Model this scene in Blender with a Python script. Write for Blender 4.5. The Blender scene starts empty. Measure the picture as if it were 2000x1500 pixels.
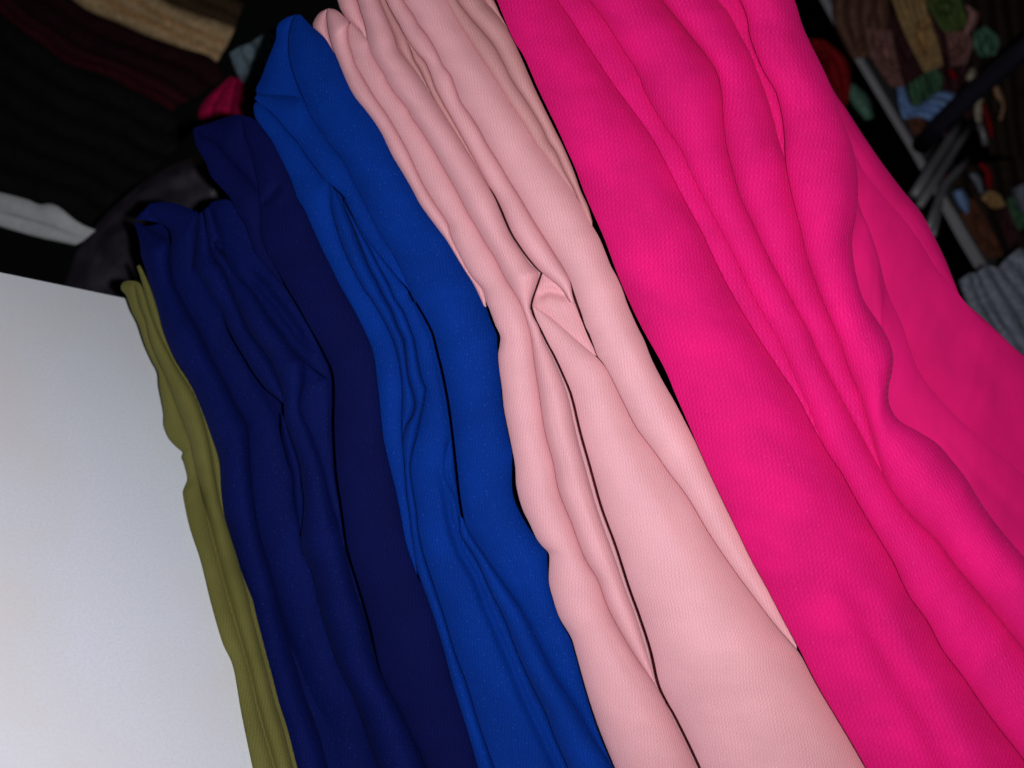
import bpy, math, random
import numpy as np
from mathutils import Matrix, Vector
random.seed(4); rng = np.random.RandomState(4)

# ------------------------------------------------------------------ frame of the place
# X runs along the folds towards the viewer, Y runs into the pile, Z is up.
def nrm(v):
    v = np.array(v, float); return v/np.linalg.norm(v)
Lc = nrm((0.35, -0.8, 0.4))                    # fold direction seen from the camera
Uc = np.array((0.70, 0.54, 0.467)); Uc = nrm(Uc - Lc*Uc.dot(Lc))
Dc = np.cross(Uc, Lc)                          # into the pile
R3 = np.array([Lc, Dc, Uc])                    # camera -> world
TABLE_Z = 0.75
CAM = np.array((0.0, 0.0, TABLE_Z + 0.302))
FPX = 1570.0
Fn = Dc - 0.25*Uc - 0.35*Lc                              # the pile leans a little: lower folds stick out further
FACE = 0.274                                   # distance of the pile's front face

sc = bpy.context.scene
cam_d = bpy.data.cameras.new('camera'); cam = bpy.data.objects.new('camera', cam_d)
sc.collection.objects.link(cam); sc.camera = cam
m = Matrix.Identity(4)
for i in range(3):
    for j in range(3): m[i][j] = R3[i][j]
    m[i][3] = CAM[i]
cam.matrix_world = m
cam_d.sensor_width = 36; cam_d.lens = 36*FPX/2000
cam_d.clip_start = 0.01; cam_d.clip_end = 50
cam_d.dof.use_dof = True; cam_d.dof.focus_distance = 0.308
cam_d.dof.aperture_fstop = cam_d.lens/3.8

w = bpy.data.worlds.new("World"); sc.world = w; w.use_nodes = True
w.node_tree.nodes['Background'].inputs[0].default_value = (0.8, 0.85, 1, 1)
w.node_tree.nodes['Background'].inputs[1].default_value = 0.0015

# the phone's flash, beside the lens
fl = bpy.data.lights.new('camera_flash', 'POINT'); fl.energy = 4.15
fl.shadow_soft_size = 0.003; fl.color = (1.0, 0.97, 0.98)
flo = bpy.data.objects.new('camera_flash', fl); sc.collection.objects.link(flo)
flo.location = Vector(R3 @ np.array((0.016, -0.003, 0.0)) + CAM)

vs = sc.view_settings; vs.view_transform = 'Standard'; vs.look = 'None'; vs.exposure = 0; vs.gamma = 1
try: vs.use_curve_mapping = False
except Exception: pass

# ------------------------------------------------------------------ helpers
def ray(x, y):                                  # direction through a picture point, camera axes, unit depth
    x = np.asarray(x, float); y = np.asarray(y, float)
    return np.stack([(x-1000)/FPX, (750-y)/FPX, -np.ones_like(x)], -1)
def face_depth(x, y, back=0.0):                 # depth of the plane Y = FACE + back
    d = ray(x, y); t = (0.336+back)/(d @ Fn)
    tt = (CAM[2]-TABLE_Z)/np.maximum(-(d @ Uc), 1e-3)   # nothing sinks into the shelf board
    return np.minimum(t, tt*0.985)
def to_world(P): return P @ R3.T + CAM
def at(x, y, t): return to_world(ray(x, y)*t)

def smooth(pts, n, closed=False):
    P = np.array(pts, float)
    # centripetal-ish Catmull-Rom, resampled by arc length
    Q = np.vstack([2*P[0]-P[1], P, 2*P[-1]-P[-2]])
    out = []
    for i in range(len(P)-1):
        p0, p1, p2, p3 = Q[i:i+4]
        for s in np.linspace(0, 1, 12, endpoint=False):
            out.append(0.5*((2*p1)+(-p0+p2)*s+(2*p0-5*p1+4*p2-p3)*s*s+(-p0+3*p1-3*p2+p3)*s**3))
    out.append(P[-1]); out = np.array(out)
    d = np.r_[0, np.cumsum(np.linalg.norm(np.diff(out, axis=0), axis=1))]
    s = np.linspace(0, d[-1], n)
    return np.stack([np.interp(s, d, out[:, 0]), np.interp(s, d, out[:, 1])], -1)

def wob(u, v, seed, fu, fv):                    # smooth pseudo noise, -1..1
    r = np.random.RandomState(seed); o = 0
    for k in range(5):
        o = o + np.sin(u*fu*(0.6+0.5*k)+r.rand()*6.28+v*fv*r.uniform(-1, 1))*(0.8**k)
    return o/2.2

def polydist(X, Y, line):
    P = np.array(line, float); best = np.full(X.shape, 1e9); side = np.zeros(X.shape)
    tot = np.r_[0, np.cumsum(np.linalg.norm(np.diff(P, axis=0), axis=1))]; along = np.zeros(X.shape)
    for i in range(len(P)-1):
        a, b = P[i], P[i+1]; d = b-a; L2 = d.dot(d)
        s = np.clip(((X-a[0])*d[0]+(Y-a[1])*d[1])/L2, 0, 1)
        dx = X-a[0]-s*d[0]; dy = Y-a[1]-s*d[1]; r = np.hypot(dx, dy)
        m_ = r < best
        best = np.where(m_, r, best); side = np.where(m_, np.sign(dx*d[1]-dy*d[0]), side)
        along = np.where(m_, (tot[i]+s*math.sqrt(L2))/tot[-1], along)
    return best, side, along

def mesh_obj(name, V, F, UV, mat, parent=None, smooth_=True):
    me = bpy.data.meshes.new(name); me.from_pydata([tuple(v) for v in V], [], F)
    if UV is not None:
        ul = me.uv_layers.new(name='UVMap')
        li = np.zeros(len(me.loops), dtype=np.int32); me.loops.foreach_get('vertex_index', li)
        ul.data.foreach_set('uv', np.asarray(UV, dtype=np.float32)[li].ravel())
    if smooth_: me.polygons.foreach_set('use_smooth', [True]*len(me.polygons))
    me.materials.append(mat); me.update()
    o = bpy.data.objects.new(name, me); sc.collection.objects.link(o)
    if parent is not None: o.parent = parent
    return o

def tag(o, label=None, cat=None, group=None, kind=None):
    if label: o['label'] = label
    if cat: o['category'] = cat
    if group: o['group'] = group
    if kind: o['kind'] = kind
    return o

def fold(name, left, right, mat, parent=None, n=None, nq=30, back=0.0, depth=None, tilt=0.35, amp=0.95, amax=0.021,
         deep=0.03, ov=2.0, carve=(), seed=1, rough=0.00022, pw=(2.2, 0.88), shrink=1.0, skew=0.0):
    """one fold of cloth: a rounded lobe with thickness, swept between its two edges, with flanks running back into the pile"""
    ln = max(np.linalg.norm(np.diff(np.array(left, float), axis=0), axis=1).sum(),
             np.linalg.norm(np.diff(np.array(right, float), axis=0), axis=1).sum())
    n = n or int(np.clip(ln/5, 24, 340))
    A2, B2 = smooth(left, n), smooth(right, n)
    w2 = np.linalg.norm(B2-A2, axis=1, keepdims=True)
    dirn = (B2-A2)/np.maximum(w2, 1e-3)
    B2 = B2 + dirn*ov*np.clip(w2/20, 0, 1)
    if shrink != 1.0:
        C2 = (A2+B2)/2; A2 = C2+(A2-C2)*shrink; B2 = C2+(B2-C2)*shrink
    df = depth or (lambda x, y: face_depth(x, y, back))
    C2 = (A2+B2)/2
    tC = df(C2[:, 0], C2[:, 1]); tA = df(A2[:, 0], A2[:, 1])*tilt+tC*(1-tilt); tB = df(B2[:, 0], B2[:, 1])*tilt+tC*(1-tilt)
    A = ray(A2[:, 0], A2[:, 1])*tA[:, None]; B = ray(B2[:, 0], B2[:, 1])*tB[:, None]
    M = (A+B)/2; H = (B-A)/2; hl = np.linalg.norm(H, axis=1)
    G = -M/np.linalg.norm(M, axis=1, keepdims=True)
    a = np.minimum(hl*amp, amax)
    q = np.sin(np.linspace(-math.pi/2, math.pi/2, nq))
    prof = (1-np.abs(q)**pw[0])**pw[1]*(1+skew*q)
    u = np.r_[0, np.cumsum(np.linalg.norm(np.diff(M, axis=0), axis=1))]
    # lobe
    P = a[:, None]*prof[None]
    P = P + rough*wob(u[:, None]*1000, q[None]*3, seed, 0.07, 0.7)*(1-q[None]**4)*np.clip(hl[:, None]/0.01, 0, 1)
    P = P + 0.00008*wob(u[:, None]*1000, q[None]*3, seed+50, 0.35, 2.0)*(1-q[None]**4)*np.clip(hl[:, None]/0.01, 0, 1)
    # small slack wrinkles running with the fold, fading in and out
    wr = wob(u[:, None]*1000, q[None]*1.0, seed+90, 0.03, 9.0)
    P = P - 0.0004*np.clip(wr-0.15, 0, 1)*np.clip(hl[:, None]/0.012, 0, 1.3)*(1-q[None]**2)
    px = C2[:, 0:1]+(B2-A2)[:, 0:1]/2*q[None]; py = C2[:, 1:2]+(B2-A2)[:, 1:2]/2*q[None]
    for line, wd, dp, kind in carve:
        d, s, al = polydist(px, py, line)
        ramp = np.clip(np.minimum(al, 1-al if kind != 'open' else 1)*5, 0, 1)
        if kind == 'step':   prof2 = np.where(s > 0, np.exp(-(d/wd)**2), np.exp(-(d/(wd*0.22))**2))
        elif kind == 'pets': prof2 = np.where(s < 0, np.exp(-(d/wd)**2), np.exp(-(d/(wd*0.22))**2))
        else:                prof2 = np.exp(-(d/wd)**2)
        P = P - dp*prof2*ramp
    S = M[:, None]+H[:, None]*q[None, :, None]+G[:, None]*P[:, :, None]
    # flanks
    fd = np.minimum(deep, hl*3.0)
    ks = np.array([0.06, 0.2, 0.5, 1.0])
    def flank(sgn):
        return M[:, None]+H[:, None]*(sgn*(1-0.12*ks))[None, :, None]-G[:, None]*(fd[:, None]*ks[None])[:, :, None]
    S = np.concatenate([flank(-1)[:, ::-1], S, flank(1)], axis=1)
    nc = S.shape[1]
    ds = np.linalg.norm(np.diff(S, axis=1), axis=2); arc = np.concatenate([np.zeros((n, 1)), np.cumsum(ds, axis=1)], 1)
    arc = arc-arc[:, nc//2][:, None]
    UV = np.stack([np.repeat(u[:, None], nc, 1)+seed*0.137, arc+seed*0.07], -1).reshape(-1, 2)
    V = to_world(S.reshape(-1, 3))
    F = []
    for i in range(n-1):
        r0 = i*nc; r1 = r0+nc
        for j in range(nc): 
            k = (j+1) % nc
            F.append((r0+j, r0+k, r1+k, r1+j))
    F.append(tuple(range(nc))[::-1]); F.append(tuple((n-1)*nc+j for j in range(nc)))
    return mesh_obj(name, V, F, UV, mat, parent)

# ------------------------------------------------------------------ materials
def knit(name, col, hole, per=(0.0011, 0.0009), ang=35, bump=0.5, cmix=0.6, sheen=0.2, sheen_col=(0.8, 0.75, 0.9), spec=0.2,
         var=0.12, rough=0.8, spec_tint=(1, 1, 1), fleck=0.0, fleck_col=(0.6, 0.7, 0.9)):
    m = bpy.data.materials.new(name); m.use_nodes = True
    nt = m.node_tree; N = nt.nodes; L = nt.links; b = N['Principled BSDF']
    uv = N.new('ShaderNodeTexCoord')
    nz = N.new('ShaderNodeTexNoise'); nz.inputs['Scale'].default_value = 70; nz.inputs['Detail'].default_value = 3
    L.new(uv.outputs['UV'], nz.inputs['Vector'])
    sub = N.new('ShaderNodeVectorMath'); sub.operation = 'SUBTRACT'; sub.inputs[1].default_value = (0.5, 0.5, 0.5)
    L.new(nz.outputs['Color'], sub.inputs[0])
    scl = N.new('ShaderNodeVectorMath'); scl.operation = 'SCALE'; scl.inputs['Scale'].default_value = 0.0022
    L.new(sub.outputs[0], scl.inputs[0])
    add = N.new('ShaderNodeVectorMath'); add.operation = 'ADD'
    L.new(uv.outputs['UV'], add.inputs[0]); L.new(scl.outputs[0], add.inputs[1])
    nz2 = N.new('ShaderNodeTexNoise'); nz2.inputs['Scale'].default_value = 380; nz2.inputs['Detail'].default_value = 2
    L.new(uv.outputs['UV'], nz2.inputs['Vector'])
    sc2 = N.new('ShaderNodeVectorMath'); sc2.operation = 'SCALE'; sc2.inputs['Scale'].default_value = 0.0007
    L.new(nz2.outputs['Color'], sc2.inputs[0])
    add2 = N.new('ShaderNodeVectorMath'); add2.operation = 'ADD'
    L.new(add.outputs[0], add2.inputs[0]); L.new(sc2.outputs[0], add2.inputs[1]); add = add2
    mp = N.new('ShaderNodeMapping'); mp.inputs['Rotation'].default_value = (0, 0, math.radians(ang))
    L.new(add.outputs[0], mp.inputs['Vector'])
    sep = N.new('ShaderNodeSeparateXYZ'); L.new(mp.outputs[0], sep.inputs[0])
    def mth(op, a, bb=None):
        n = N.new('ShaderNodeMath'); n.operation = op
        for i, v in enumerate((a, bb)):
            if v is None: continue
            if isinstance(v, (int, float)): n.inputs[i].default_value = v
            else: L.new(v, n.inputs[i])
        return n.outputs[0]
    sx = mth('SINE', mth('MULTIPLY', sep.outputs[0], 2*math.pi/(per[0]*1.41)))
    sy = mth('SINE', mth('MULTIPLY', sep.outputs[1], 2*math.pi/(per[1]*1.41)))
    pr = mth('ADD', mth('MULTIPLY', mth('MULTIPLY', sx, sy), 0.22), 0.5)
    row = mth('ADD', mth('MULTIPLY', sy, 0.17), mth('MULTIPLY', sx, 0.04))
    wz = N.new('ShaderNodeTexNoise'); wz.inputs['Scale'].default_value = 55; wz.inputs['Detail'].default_value = 3
    L.new(uv.outputs['UV'], wz.inputs['Vector'])
    wm = N.new('ShaderNodeMapRange'); wm.inputs[1].default_value = 0.35; wm.inputs[2].default_value = 0.65
    wm.inputs[3].default_value = 0.45; wm.inputs[4].default_value = 1.05; L.new(wz.outputs['Fac'], wm.inputs[0])
    h = mth('ADD', mth('MULTIPLY', mth('SUBTRACT', mth('ADD', pr, row), 0.5), wm.outputs[0]), 0.5)
    fz = N.new('ShaderNodeTexNoise'); fz.inputs['Scale'].default_value = 1400; fz.inputs['Detail'].default_value = 2
    L.new(uv.outputs['UV'], fz.inputs['Vector'])
    h2 = mth('ADD', h, mth('MULTIPLY', mth('SUBTRACT', fz.outputs['Fac'], 0.5), 0.5))
    ramp = N.new('ShaderNodeMapRange'); ramp.inputs[1].default_value = 0.12; ramp.inputs[2].default_value = 0.72
    L.new(h2, ramp.inputs[0])
    mix = N.new('ShaderNodeMix'); mix.data_type = 'RGBA'
    hc = tuple(col[i]*(1-cmix)+hole[i]*cmix for i in range(3))
    mix.inputs['A'].default_value = (*hc, 1); mix.inputs['B'].default_value = (*col, 1)
    L.new(ramp.outputs[0], mix.inputs['Factor'])
    # slow uneven dye and pile
    n2 = N.new('ShaderNodeTexNoise'); n2.inputs['Scale'].default_value = 45; n2.inputs['Detail'].default_value = 5
    L.new(uv.outputs['UV'], n2.inputs['Vector'])
    mr = N.new('ShaderNodeMapRange'); mr.inputs[1].default_value = 0.3; mr.inputs[2].default_value = 0.7
    mr.inputs[3].default_value = 1-var; mr.inputs[4].default_value = 1+var
    L.new(n2.outputs['Fac'], mr.inputs[0])
    vm = N.new('ShaderNodeVectorMath'); vm.operation = 'SCALE'
    L.new(mix.outputs['Result'], vm.inputs[0]); L.new(mr.outputs[0], vm.inputs['Scale'])
    out = vm.outputs[0]
    if fleck > 0:
        vz = N.new('ShaderNodeTexNoise'); vz.inputs['Scale'].default_value = 900; vz.inputs['Detail'].default_value = 1
        L.new(uv.outputs['UV'], vz.inputs['Vector'])
        fr = N.new('ShaderNodeMapRange'); fr.inputs[1].default_value = 0.64; fr.inputs[2].default_value = 0.78
        fr.inputs[4].default_value = fleck
        L.new(vz.outputs['Fac'], fr.inputs[0])
        m3 = N.new('ShaderNodeMix'); m3.data_type = 'RGBA'; m3.inputs['B'].default_value = (*fleck_col, 1)
        L.new(fr.outputs[0], m3.inputs['Factor']); L.new(out, m3.inputs['A']); out = m3.outputs['Result']
    L.new(out, b.inputs['Base Color'])
    bp = N.new('ShaderNodeBump'); bp.inputs['Strength'].default_value = bump; bp.inputs['Distance'].default_value = 0.0004
    L.new(h2, bp.inputs['Height']); L.new(bp.outputs[0], b.inputs['Normal'])
    b.inputs['Roughness'].default_value = rough; b.inputs['Specular IOR Level'].default_value = spec; b.inputs['Specular Tint'].default_value = (*spec_tint, 1)
    b.inputs['Sheen Weight'].default_value = sheen; b.inputs['Sheen Roughness'].default_value = 0.35
    b.inputs['Sheen Tint'].default_value = (*sheen_col, 1)
    return m

def plain(name, col, rough=0.6, spec=0.3, metal=0, nscale=60, var=0.1, bump=0.0):
    m = bpy.data.materials.new(name); m.use_nodes = True
    N = m.node_tree.nodes; L = m.node_tree.links; b = N['Principled BSDF']
    tc = N.new('ShaderNodeTexCoord'); nz = N.new('ShaderNodeTexNoise'); nz.inputs['Scale'].default_value = nscale; nz.inputs['Detail'].default_value = 5
    L.new(tc.outputs['Object'], nz.inputs['Vector'])
    mr = N.new('ShaderNodeMapRange'); mr.inputs[1].default_value = 0.3; mr.inputs[2].default_value = 0.7
    mr.inputs[3].default_value = 1-var; mr.inputs[4].default_value = 1+var; L.new(nz.outputs['Fac'], mr.inputs[0])
    vm = N.new('ShaderNodeVectorMath'); vm.operation = 'SCALE'; vm.inputs[0].default_value = col
    L.new(mr.outputs[0], vm.inputs['Scale']); L.new(vm.outputs[0], b.inputs['Base Color'])
    b.inputs['Roughness'].default_value = rough; b.inputs['Specular IOR Level'].default_value = spec; b.inputs['Metallic'].default_value = metal
    if bump:
        bp = N.new('ShaderNodeBump'); bp.inputs['Strength'].default_value = bump; bp.inputs['Distance'].default_value = 0.001
        L.new(nz.outputs['Fac'], bp.inputs['Height']); L.new(bp.outputs[0], b.inputs['Normal'])
    return m

M_FUCHSIA = knit('fuchsia_knit', (0.70, 0.0075, 0.165), (0.40, 0.0, 0.08), per=(0.00175, 0.00102), ang=18, sheen=0.06, sheen_col=(0.9, 0.35, 0.85), cmix=0.6, bump=0.45, fleck=0.12, fleck_col=(0.9, 0.12, 0.42), spec=0.1)
M_FUCHSIA_LOOSE = knit('fuchsia_knit_loose', (0.72, 0.008, 0.165), (0.5, 0.004, 0.10), per=(0.00175, 0.00102), ang=18, sheen=0.35, sheen_col=(0.55, 0.3, 0.95), bump=0.06, cmix=0.3, spec=0.1)
M_PINK = knit('pale_pink_knit', (0.75, 0.405, 0.45), (0.54, 0.165, 0.17), per=(0.00125, 0.00078), ang=18, sheen=0.08, sheen_col=(0.8, 0.8, 1), bump=0.32, cmix=0.55, spec=0.38, rough=0.6, spec_tint=(0.7, 0.7, 1.0), var=0.06)
M_PINK_SHADE = knit('pale_pink_knit_shade', (0.58, 0.31, 0.32), (0.42, 0.14, 0.13), per=(0.00125, 0.00078), ang=18, sheen=0.05, bump=0.35, cmix=0.55, spec=0.15, rough=0.7, var=0.06)  # darker tan copy of the pale pink: shade and bounced hue put into colour
M_COBALT = knit('cobalt_knit', (0.001, 0.031, 0.26), (0.0, 0.011, 0.13), per=(0.0014, 0.0009), ang=18, sheen=0.03, sheen_col=(0.3, 0.5, 1), bump=0.5, fleck=0.22, fleck_col=(0.04, 0.16, 0.55), spec=0.06)
M_MIDNIGHT = knit('midnight_knit', (0.003, 0.0055, 0.065), (0.001, 0.001, 0.022), per=(0.0015, 0.00095), ang=18, sheen=0.02, sheen_col=(0.4, 0.4, 1), bump=0.45, fleck=0.1, fleck_col=(0.04, 0.05, 0.28), spec=0.05)
M_NAVY = knit('navy_knit', (0.003, 0.0075, 0.085), (0.001, 0.0025, 0.04), per=(0.0015, 0.00095), ang=18, sheen=0.02, sheen_col=(0.3, 0.4, 1), bump=0.4, fleck=0.2, fleck_col=(0.05, 0.07, 0.36), spec=0.05)
M_OLIVE = knit('olive_knit', (0.15, 0.148, 0.042), (0.075, 0.068, 0.014), per=(0.0012, 0.0008), ang=18, sheen=0.05, bump=0.5, spec=0.1)
M_WHITE = plain('white_laminate', (0.73, 0.79, 0.88), rough=0.65, nscale=900, var=0.05, spec=0.25, bump=0.05)

def stain(m, warm, scale, amount, spot=0.0):
    N = m.node_tree.nodes; L = m.node_tree.links; b = N['Principled BSDF']
    src = b.inputs['Base Color'].links[0].from_socket
    tc = N.new('ShaderNodeTexCoord'); nz = N.new('ShaderNodeTexNoise'); nz.inputs['Scale'].default_value = scale; nz.inputs['Detail'].default_value = 4
    L.new(tc.outputs['Object'], nz.inputs['Vector'])
    mr = N.new('ShaderNodeMapRange'); mr.inputs[1].default_value = 0.4; mr.inputs[2].default_value = 0.7; mr.inputs[4].default_value = amount
    L.new(nz.outputs['Fac'], mr.inputs[0])
    mx = N.new('ShaderNodeMix'); mx.data_type = 'RGBA'; mx.inputs['B'].default_value = (*warm, 1)
    L.new(mr.outputs[0], mx.inputs['Factor']); L.new(src, mx.inputs['A']); out = mx.outputs['Result']
    if spot:
        sp = N.new('ShaderNodeTexNoise'); sp.inputs['Scale'].default_value = 420; sp.inputs['Detail'].default_value = 1
        L.new(tc.outputs['Object'], sp.inputs['Vector'])
        m2 = N.new('ShaderNodeMapRange'); m2.inputs[1].default_value = 0.72; m2.inputs[2].default_value = 0.80; m2.inputs[4].default_value = spot
        L.new(sp.outputs['Fac'], m2.inputs[0])
        mz = N.new('ShaderNodeMix'); mz.data_type = 'RGBA'; mz.inputs['B'].default_value = (0.42, 0.38, 0.33, 1)
        L.new(m2.outputs[0], mz.inputs['Factor']); L.new(out, mz.inputs['A']); out = mz.outputs['Result']
    L.new(out, b.inputs['Base Color'])
stain(M_WHITE, (0.73, 0.71, 0.69), 9, 0.8, 0.15)

# ------------------------------------------------------------------ edges of the folds
FL = [(905,-160),(940,-70),(970,0),(1000,72),(1024,112),(1052,176),(1088,250),(1106,290),(1124,330),(1140,374),(1160,420),(1180,466),(1200,520),(1213,553),(1227,585),(1240,613),(1260,652),(1296,716),(1320,772),(1348,836),(1372,892),(1404,962),(1440,1036),(1468,1094),(1500,1152),(1530,1210),(1556,1258),(1595,1335),(1631,1396),(1658,1441),(1689,1495),(1725,1560)]
F1T = [(1000,-160),(1045,-75),(1089,0),(1115,37),(1138,74),(1167,118),(1200,167),(1241,222),(1274,270),(1304,326),(1326,370),(1352,418),(1374,459),(1389,492),(1416,548),(1452,612),(1492,676),(1524,724),(1556,772),(1588,832),(1608,868)]
F1B = [(1644,924),(1668,968),(1705,1032),(1743,1095),(1775,1162),(1811,1212),(1842,1270),(1883,1324),(1932,1396),(1995,1477),(2055,1560)]
F2 = [(1060,-160),(1105,-75),(1152,0),(1182,41),(1212,89),(1245,141),(1263,185),(1297,244),(1330,292),(1348,333),(1371,381),(1397,429),(1430,492),(1460,556),(1492,616),(1524,672),(1558,749),(1577,788),(1608,868)]
F3T = [(1190,-160),(1240,-75),(1293,0),(1326,41),(1352,74),(1378,107),(1400,141),(1410,185),(1413,237),(1419,285),(1434,344),(1448,389),(1471,437),(1496,492),(1528,552),(1556,604),(1580,648),(1596,688),(1620,736),(1648,788),(1676,840),(1700,884),(1724,924)]
F3B = [(1752,972),(1785,1012),(1829,1055),(1865,1103),(1910,1157),(1946,1202),(1982,1247),(2050,1330),(2130,1440)]
F4T = [(1290,-160),(1350,-75),(1400,0),(1419,22),(1441,63),(1463,104),(1478,141),(1493,181),(1508,229),(1519,274),(1533,318)]
F4B = [(1548,385),(1563,444),(1574,495),(1592,548),(1616,608),(1640,664),(1660,724),(1684,780),(1700,840),(1724,924)]
F5 = [(1350,-160),(1400,-75),(1445,0),(1459,33),(1465,70),(1478,107),(1493,141),(1515,178),(1526,218),(1532,259),(1534,300),(1536,325)]
FR = [(1480,-160),(1520,-75),(1552,0),(1567,48),(1585,89),(1607,133),(1626,178),(1644,229),(1663,281),(1674,333),(1676,374),(1672,422),(1665,462),(1666,500),(1672,536),(1686,584),(1712,624),(1732,656),(1744,692),(1742,728),(1736,756),(1737,788),(1755,820),(1796,844),(1832,868),(1860,900),(1888,936),(1912,976),(1940,1016),(1972,1056),(2000,1088),(2070,1170),(2160,1290)]

a1 = [(645,76),(652,98),(660,118)]
cobE = [(586,28),(598,40),(610,52),(624,64),(636,76),(652,102),(664,124),(676,148),(686,170),(698,190),(716,212),(734,236),(750,262),(768,300),(786,330),(808,368),(824,398),(850,434),(874,466),(890,492),(908,522),(926,550),(938,574),(948,596)]
cobE2 = [(958,625),(970,654),(971,675),(973,700),(978,750),(982,792),(988,826),(994,856),(1000,884),(1000,916),(1000,950),(1004,974),(1014,998),(1026,1020),(1040,1042),(1056,1064),(1068,1080),(1069,1100),(1073,1146),(1080,1172),(1093,1210),(1113,1246),(1123,1278),(1137,1330),(1153,1384),(1170,1434),(1193,1490),(1222,1560)]
palE = [(950,590),(956,604),(968,636),(977,656),(976,674),(973,692),(975,720),(980,756),(984,796),(990,828),(1000,876),(1006,910),(1008,946),(1014,974),(1022,998),(1034,1022),(1048,1052),(1060,1068),(1070,1078),(1073,1090),(1072,1135),(1080,1169),(1093,1207),(1115,1244),(1125,1276),(1139,1327),(1155,1380),(1173,1431),(1197,1490),(1226,1560)]
a2 = [(682,44),(680,56),(681,80),(688,104),(694,124),(706,146),(720,170),(736,196),(752,218),(768,244),(784,272),(799,300),(822,350),(845,390),(874,434),(882,462),(896,492),(910,520),(924,542),(942,562),(948,580)]
a3 = [(718,78),(722,94),(728,108),(740,128),(750,144),(756,158),(770,180),(792,206),(804,228),(820,250),(840,282),(862,320),(886,362),(912,412),(930,442),(948,474),(966,502),(988,545),(1004,570),(1020,600),(1036,652),(1044,708),(1052,760),(1064,840),(1080,900),(1092,960),(1116,1020),(1141,1087),(1168,1133),(1187,1185),(1216,1240),(1245,1287),(1280,1337)]
dl1 = [(1311,1396),(1338,1450),(1359,1495),(1388,1560)]
a4t = [(740,0),(749,22),(758,44),(768,68),(776,94)]
a4m = [(792,116),(810,140),(830,168),(850,198),(866,224),(884,252),(908,290),(930,324),(948,354)]
a4b = [(966,386),(976,410),(986,434),(998,460),(1016,488),(1034,514),(1050,530)]
dlL = [(1052,538),(1048,553),(1042,570),(1037,586),(1035,600),(1040,616),(1051,636),(1060,660),(1071,682),(1079,697),(1096,736),(1110,776),(1126,848),(1142,908),(1166,992),(1190,1060),(1203,1096),(1222,1152),(1243,1207),(1265,1280),(1280,1337)]
dlR = [(1040,600),(1047,622),(1060,648),(1072,672),(1086,698),(1103,735),(1119,775),(1136,845),(1153,905),(1177,990),(1202,1058),(1214,1094),(1232,1150),(1252,1205),(1273,1270),(1288,1335),(1305,1372),(1320,1398),(1346,1450),(1367,1495),(1396,1560)]
b2 = [(754,0),(766,24),(780,48),(794,72),(802,96),(808,116),(820,136),(834,166),(850,198)]
b3 = [(786,60),(802,86),(816,104),(830,120),(840,142),(850,170),(862,194),(874,216),(893,250),(912,284),(924,306),(940,336),(954,362)]
b4t = [(788,0),(806,26),(818,48),(834,68),(852,98),(864,124),(880,146),(890,172),(900,198),(918,224),(936,252),(952,282),(976,320),(992,348),(1016,386),(1038,424),(1058,456),(1082,494),(1101,524),(1113,547)]
b4m = [(1120,567),(1128,591),(1136,613),(1143,636),(1151,652),(1160,676),(1167,695)]
b4b = [(1187,724),(1199,747),(1220,790),(1244,836),(1280,884),(1308,924),(1344,972),(1388,1046),(1433,1112),(1473,1166),(1514,1220),(1556,1268)]
b5 = [(867,0),(878,20),(890,42),(908,70),(920,90),(940,120),(960,150),(980,182),(1000,214),(1024,250),(1038,276),(1052,294),(1068,314),(1084,332),(1106,362),(1124,390),(1138,414),(1152,440)]
palR = [(1166,464),(1178,492),(1189,520),(1200,540),(1212,567),(1222,596),(1240,637),(1255,667),(1270,705),(1292,748),(1316,790),(1344,844),(1372,900),(1404,966),(1440,1040),(1468,1096),(1496,1150),(1528,1211),(1556,1262)]
b6 = [(893,0),(906,18),(924,40),(940,58),(964,88),(984,124),(1000,156),(1032,204),(1058,248),(1070,274),(1086,298),(1100,330),(1118,364),(1128,388),(1140,418),(1156,446)]
b7 = [(944,0),(960,18),(976,36),(990,56),(1003,80)]
palR0 = [(996,75),(1018,112),(1046,176),(1082,250),(1100,286),(1119,330),(1135,374),(1148,402),(1157,432)]
up = lambda p, *q: list(q)+list(p)

c9 = [(565,66),(564,96),(568,124),(576,150),(586,176),(598,204),(606,224),(626,254),(646,284),(670,312),(690,352),(712,396),(728,428),(744,458),(766,492),(780,520),(794,550),(808,580)]
c9g = [(820,600),(836,628),(848,654),(856,686),(866,726),(876,776),(882,816),(887,856),(892,902),(898,958),(904,1000),(911,1028),(924,1052),(942,1078),(960,1106),(987,1145),(1019,1193),(1048,1249),(1080,1313),(1109,1359),(1139,1407),(1168,1455),(1189,1487),(1222,1560)]
c7 = [(500,196),(526,216),(540,230),(560,254),(580,276),(596,300),(612,322),(628,342),(644,358)]
c7b = [(660,372),(676,390),(684,410),(695,430),(712,460),(728,482),(752,512),(780,546),(797,564)]
c6 = [(648,408),(660,452),(674,492),(692,530),(712,566),(724,582),(740,608),(756,638),(770,670),(779,704),(785,746),(786,780),(785,820),(786,860)]
c6b = [(790,906),(794,962),(800,1006),(805,1050),(812,1100),(822,1135)]
c5 = [(668,392),(682,425),(700,470),(720,520),(736,550),(750,580),(764,604),(776,636),(788,662),(793,692),(798,736),(808,770),(811,792),(806,812),(794,832),(788,854),(787,875)]
c4 = [(700,444),(720,480),(740,520),(760,556),(772,584),(788,608),(800,638),(810,666),(816,702),(824,738),(832,758),(830,778),(824,808),(818,836),(812,862),(806,884),(802,916),(806,950),(813,990),(817,1030),(824,1068),(836,1108),(851,1153),(869,1207),(888,1271),(912,1335),(931,1399),(949,1452),(965,1497),(987,1560)]
gapL = [(800,580),(816,604),(826,630),(838,656),(846,688),(856,726),(864,766),(872,806),(878,838),(881,870),(887,906),(891,954),(894,996)]
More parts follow.
